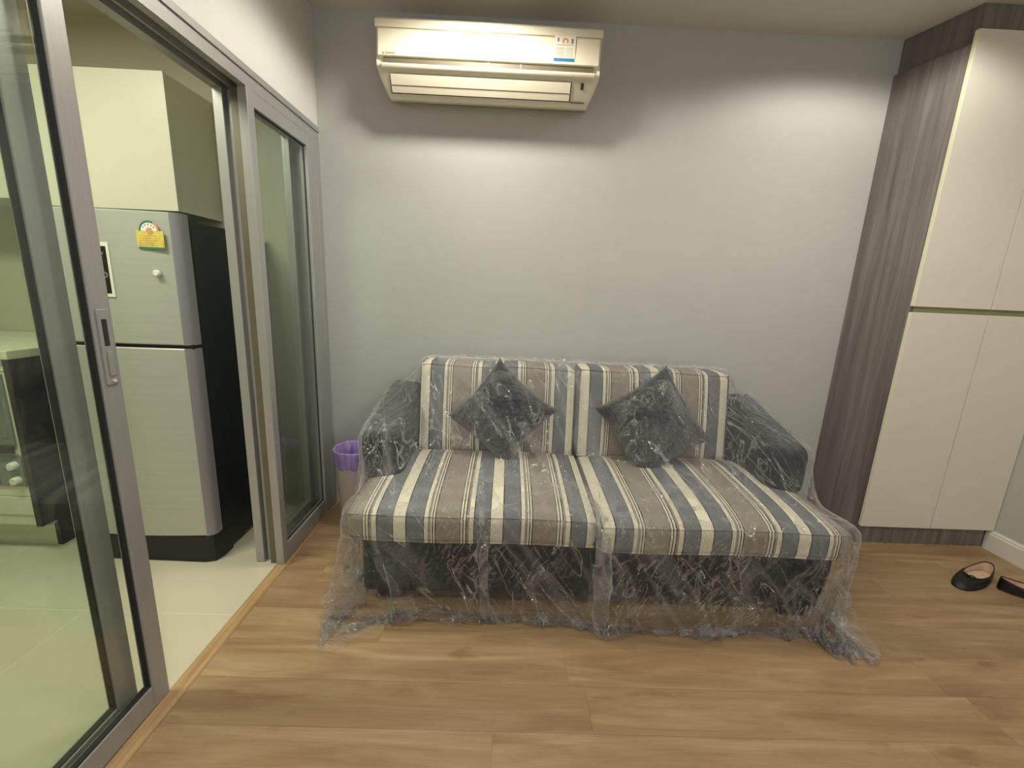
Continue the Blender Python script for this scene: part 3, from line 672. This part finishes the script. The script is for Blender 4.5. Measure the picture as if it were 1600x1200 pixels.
# ------------------------------------------------------------------ plastic dust sheet: relaxed over the sofa
def drape():
    BX = []  # (centre, half, radius, 3x3 axes)
    I3 = np.eye(3)
    def ab(x0, x1, y0, y1, z0, z1, r, R=I3): BX.append((np.array([(x0+x1)/2, (y0+y1)/2, (z0+z1)/2]), np.array([(x1-x0)/2, (y1-y0)/2, (z1-z0)/2]), r, R))
    m = .008
    st = math.atan(.06); Rt = np.array([[1, 0, 0], [0, math.cos(st), math.sin(st)], [0, -math.sin(st), math.cos(st)]])
    for x0, x1, y0 in ((-.545, .352, 1.365), (.357, 1.262, 1.340)):
        ab(x0-m, x1+m, y0-m, 1.93, .310, .440, .03, Rt)
        for q, dz in ((.07, .014), (.15, .026)): ab(x0+q, x1-q, y0+q, 1.93, .33, .440+dz+q*.03, .03, Rt)
    la = math.atan(.17); Rb = np.array([[1, 0, 0], [0, math.cos(la), -math.sin(la)], [0, math.sin(la), math.cos(la)]]).T
    # leaning back
    BX.append((np.array([.339, 1.985+.036-.005, .655]), np.array([.75, .09, .225]), .04, np.array([[1, 0, 0], [0, math.cos(la), -math.sin(la)], [0, math.sin(la), math.cos(la)]])))
    sl = math.atan(.26)
    for cx in (-.49, 1.185): BX.append((np.array([cx, 1.86, .56]), np.array([.085+m, .262, .134]), .05, np.array([[1, 0, 0], [0, math.cos(sl), math.sin(sl)], [0, -math.sin(sl), math.cos(sl)]])))
    ab(-.52-m, 1.29+m, 1.43-m, 2.1, .02, .30, .03); ab(1.19, 1.345, 1.42, 1.6, .04, .29, .03)
    for mt, s in PM:
        R = np.array(mt.to_3x3()); BX.append((np.array(mt.translation), np.array([s*.86, .058, s*.86]), .055, R.T))
    ab(-.3, 1.0, 2.0, 2.2, 0, .7, .02)
    SX, SY = 2.56, 1.70; cx = .355
    def grid(nx, ny):
        u = np.linspace(-.5, .5, nx); v = np.linspace(-.5, .5, ny); U, V = np.meshgrid(u, v, indexing='ij'); return U, V
    nx, ny = 82, 54
    U, V = grid(nx, ny)
    tt = (.5-V)*SY            # arc length from the hind edge
    hang = .36
    yy = np.where(tt < hang, 2.19, 2.19-(tt-hang)*.93); zz = np.where(tt < hang, 1.0-(hang-tt), 1.0)
    P = np.stack([cx+U*SX*.95, yy, zz], -1); P += rng.normal(0, .006, P.shape)
    P[..., 1] = np.minimum(P[..., 1], 2.22)
    def pins(P):
        nx, ny = P.shape[:2]; X = np.linspace(-.5, .5, nx)*SX*.95+cx; T = (.5-np.linspace(-.5, .5, ny))*SY
        return (np.abs(X[:, None]-.34) < .70) & (np.abs(T[None, :]-hang-.10) < SY/(ny-1)*.75)
    pinpos = None
    def run(P, steps, iters, fric, damp, first_run=False, dt=.009):
        nx, ny = P.shape[:2]; dx, dy = SX/(nx-1), SY/(ny-1); dd = math.hypot(dx, dy); vv = np.linspace(0, 1, ny); ex = (1.03+.13*np.clip((.42-vv)/.2, 0, 1))[None, :, None]*dx; pm = pins(P); tgt = P[pm].copy(); tgt0 = tgt.copy(); V = np.zeros_like(P); g = np.array([0, 0, -9.8*dt*dt])
        def pair(A, B, L, k, both=False):
            d = B-A; l = np.linalg.norm(d, axis=-1, keepdims=True)+1e-9
            e = (l-L); 
            if not both: e = np.maximum(e, 0)
            c = d*(e/l*.5*k); A += c; B -= c
        for s in range(steps):
            V *= damp; Pn = P+V+g
            for it in range(iters):
                for o in (0, 1):
                    n = (nx-o)//2*2; pair(Pn[o:o+n:2], Pn[o+1:o+n:2], ex, 1, True) if n > 1 else 0
                    n = (ny-o)//2*2; pair(Pn[:, o:o+n:2], Pn[:, o+1:o+n:2], dy, 1, True) if n > 1 else 0
                for (a, b_) in (((0, 0), (1, 1)), ((1, 0), (0, 1))):
                    for o in (0, 1):
                        A = Pn[o:-1:2] if o == 0 or True else None
                        n = (nx-1-o+1)//2
                        i0 = np.arange(o, nx-1, 2)
                        for q in (0, 1):
                            j0 = np.arange(q, ny-1, 2)
                            ia, ja = np.ix_(i0+a[0], j0+a[1]); ib, jb = np.ix_(i0+b_[0], j0+b_[1])
                            A = Pn[ia, ja]; B = Pn[ib, jb]; pair(A, B, np.hypot(ex[:, ja.ravel()], dy), .5, True); Pn[ia, ja] = A; Pn[ib, jb] = B
                if first_run:
                    q = min(1, s/50); tgt = tgt0.copy(); tgt[:, 2] = 1.0+(.888-1.0)*q; tgt[:, 1] = tgt0[:, 1]*(1-q)+2.06*q
                Pn[pm] = tgt
                # collisions
                F = Pn.reshape(-1, 3); P0 = P.reshape(-1, 3)
                hit = np.zeros(len(F), bool)
                for c, h, r, R in BX:
                    q = (F-c) @ R.T; a = np.abs(q)-h+r; sg = np.sign(q)
                    mo = np.maximum(a, 0); ln = np.linalg.norm(mo, axis=1); mi = np.minimum(a.max(1), 0); d = ln+mi-r
                    ins = d < 0
                    if not ins.any(): continue
                    qq = q[ins]; aa = a[ins]; n_ = np.zeros_like(qq); out = ln[ins] > 1e-9
                    n_[out] = (mo[ins][out]/ln[ins][out][:, None])*sg[ins][out]
                    inn = ~out; k = aa[inn].argmax(1); idx = np.where(inn)[0]; n_[idx, k] = sg[ins][inn][np.arange(len(k)), k]
                    F[ins] += (n_*(-d[ins])[:, None]) @ R; hit |= ins
                fl_ = F[:, 2] < .006; F[fl_, 2] = .006; hit |= fl_
                yb = F[:, 1] > 2.228; F[yb, 1] = 2.228
                F[hit] = F[hit]*(1-fric)+ (P0[hit]*np.array([1, 1, 0])+F[hit]*np.array([0, 0, 1]))*fric
                Pn = F.reshape(nx, ny, 3)
            V = Pn-P; sp = np.linalg.norm(V, axis=-1, keepdims=True); V *= np.minimum(1, .03/(sp+1e-9)); P = Pn.copy()
        return P
    def up(P):
        def u1(P):
            Q = np.empty((P.shape[0]*2-1,)+P.shape[1:]); Q[::2] = P; Q[1::2] = (P[1:]+P[:-1])/2; return Q
        Q = u1(P); Q = np.swapaxes(u1(np.swapaxes(Q, 0, 1)), 0, 1).copy(); return Q
    P = run(P, 260, 7, .12, .985, True)
    P = up(P); P += rng.normal(0, .0012, P.shape); P = run(P, 70, 7, .3, .93)
    P = up(P); P += rng.normal(0, .0005, P.shape); P = run(P, 10, 3, .5, .7)
    P = up(P)
    def fnoise(sh, lx, ly, ang=0, sh_=1):
        kx = np.fft.fftfreq(sh[0], SX/sh[0]); ky = np.fft.fftfreq(sh[1], SY/sh[1]); KX_, KY_ = np.meshgrid(kx, ky, indexing='ij')
        c, s_ = math.cos(ang), math.sin(ang); A = KX_*c+KY_*s_; B = -KX_*s_+KY_*c
        f = np.exp(-((A*lx)**2+(B*ly)**2)*4.)*((A*lx)**2+(B*ly)**2)
        n = np.fft.ifft2(np.fft.fft2(rng.normal(0, 1, sh))*f).real; return n/n.std()
    sh = P.shape[:2]
    gx = np.gradient(P, axis=0); gy = np.gradient(P, axis=1); N = np.cross(gx, gy); N /= np.linalg.norm(N, axis=-1, keepdims=True)+1e-9
    N *= np.where(N[..., 2:3].mean() < 0, -1, 1)
    m1 = np.clip(fnoise(sh, .35, .35)*.5+.5, .1, 1.2)
    h = .0045*np.exp(-np.abs(fnoise(sh, .05, .22, .35))*2.5)+.0035*np.exp(-np.abs(fnoise(sh, .04, .16, -.4))*2.5)*m1+.0022*np.exp(-np.abs(fnoise(sh, .02, .035))*2)*m1
    vv = np.linspace(0, 1, sh[1])[None, :]; skirt = np.clip((.42-vv)/.12, 0, 1)
    h += skirt*(.020*np.exp(-np.abs(fnoise(sh, .16, .7, -.5))*1.6)+.010*np.exp(-np.abs(fnoise(sh, .10, .4, .35))*2.2))
    P = P+N*h[..., None]; P[..., 2] = np.maximum(P[..., 2], .003); P[..., 1] = np.minimum(P[..., 1], 2.232)
    return P
import time; t0 = time.time()
P = drape(); print('drape', time.time()-t0)
nx, ny = P.shape[:2]
me = bpy.data.meshes.new('dust_sheet')
idx = np.arange(nx*ny).reshape(nx, ny)
F = np.stack([idx[:-1, :-1], idx[1:, :-1], idx[1:, 1:], idx[:-1, 1:]], -1).reshape(-1, 4)
uu = np.linspace(-.5, .5, nx)*2.56; wv = (np.linspace(0, 1, ny))*1.70; RC = .42
cxx = np.maximum(np.abs(uu)-(1.28-RC), 0)[:, None]; cyy = np.maximum(RC-wv, 0)[None, :]
keep = (np.hypot(cxx, cyy) < RC+.012*np.sin(uu*31)[:, None]+.01*np.sin(wv*43)[None, :])[:-1, :-1].reshape(-1); F = F[keep]
me.from_pydata((P.reshape(-1, 3)-np.array([.38, 1.75, 0])).tolist(), [], F.tolist()); me.materials.append(M['film'])
bmx = bmesh.new(); bmx.from_mesh(me); bmesh.ops.delete(bmx, geom=[v for v in bmx.verts if not v.link_faces], context='VERTS'); bmx.to_mesh(me); bmx.free()
for p in me.polygons: p.use_smooth = True
o = bpy.data.objects.new('dust_sheet', me); C.objects.link(o); o.location = (.38, 1.75, 0)
tag(o, 'crinkled clear plastic sheet draped over the sofa down to the floor', 'plastic sheet')

# ------------------------------------------------------------------ shoes
def shoe(toe, heel, label, seed):
    tx, ty = toe; hx, hy = heel; L = math.hypot(hx-tx, hy-ty); ang = math.atan2(hy-ty, hx-tx)
    t = thing('ballet_flat', label, 'shoe', ((tx+hx)/2, (ty+hy)/2, 0), 'black flats by the wardrobe')
    m = Matrix.Translation((tx, ty, 0)) @ Matrix.Rotation(ang, 4, 'Z')
    N = 56
    def outline(a, k=1.0):   # a=0 at the toe, pi at the heel
        x = L/2*(1-math.cos(a)); w_ = (.047 if x < L*.45 else .047-(x/L-.45)*.018)*abs(math.sin(a))**.72
        return x, math.copysign(w_, math.sin(a))*k
    def rim(a):
        x, y = outline(a); c = (1-math.cos(a))/2; xx = .30*L+c*.685*L
        z = .026+.012*(1-c)**2+.030*c**2.2
        return xx, y*.80*(1 if c > .1 else 1), z
    def surf(a, s, inn=0):
        ox, oy = outline(a); rx, ry, rz = rim(a)
        b_ = 1+.05*math.sin(s*PI)
        e = s**1.25; return Vector((ox+(rx-ox)*e+inn*(.5*L-ox)*.02, (oy+(ry-oy)*e)*b_*(1-inn*.05), .004+(rz-.004)*math.sin(min(1, s)*PI/2)**.8-inn*.0015))
    def sk_(inn, m_, name, par):
        b = bmesh.new(); R = []
        for s in np.linspace(0, 1, 9): R.append([b.verts.new(m @ surf(2*PI*k/N, s, inn)) for k in range(N)])
        for p, q in zip(R, R[1:]):
            for k in range(N): b.faces.new((p[k], p[(k+1) % N], q[(k+1) % N], q[k]))
        return obj(name, b, m_, par, True)
    sk_(0, 'shoe', 'upper', t); sk_(1, 'insole', 'lining', t)
    b = bmesh.new(); b.faces.new([b.verts.new(m @ Vector((outline(2*PI*k/N)[0], outline(2*PI*k/N)[1], .0))) for k in range(N)]); bmesh.ops.solidify(b, geom=list(b.faces), thickness=-.005)
    obj('sole', b, 'shoe', t)
    b = bmesh.new(); b.faces.new([b.verts.new(m @ Vector((outline(2*PI*k/N)[0]*.96+.004, outline(2*PI*k/N)[1]*.93, .0065))) for k in range(N)])
    obj('insole', b, 'insole', t)
    obj('binding', tube([m @ Vector((rim(2*PI*k/N)[0], rim(2*PI*k/N)[1], rim(2*PI*k/N)[2]+.001)) for k in range(N)], .0018, 6, True), 'binding', t, True)
    for s in (-1, 1):
        lp = [m @ Vector((.29*L+.006*math.cos(q)*.6, s*(.011+.010*math.cos(q)), .041+.006*math.sin(q))) for q in np.linspace(0, 2*PI, 14)[:-1]]
        obj('bow_loop', tube(lp, .0028, 6, True), 'shoe', t, True)
    return t
shoe((2.048, 1.630), (2.312, 1.745), 'black ballet flat with bow, lying fully in view before the wardrobe', 1)
shoe((2.475, 1.510), (2.238, 1.640), 'black ballet flat cut by the right edge of the photo, heel towards its mate', 2)
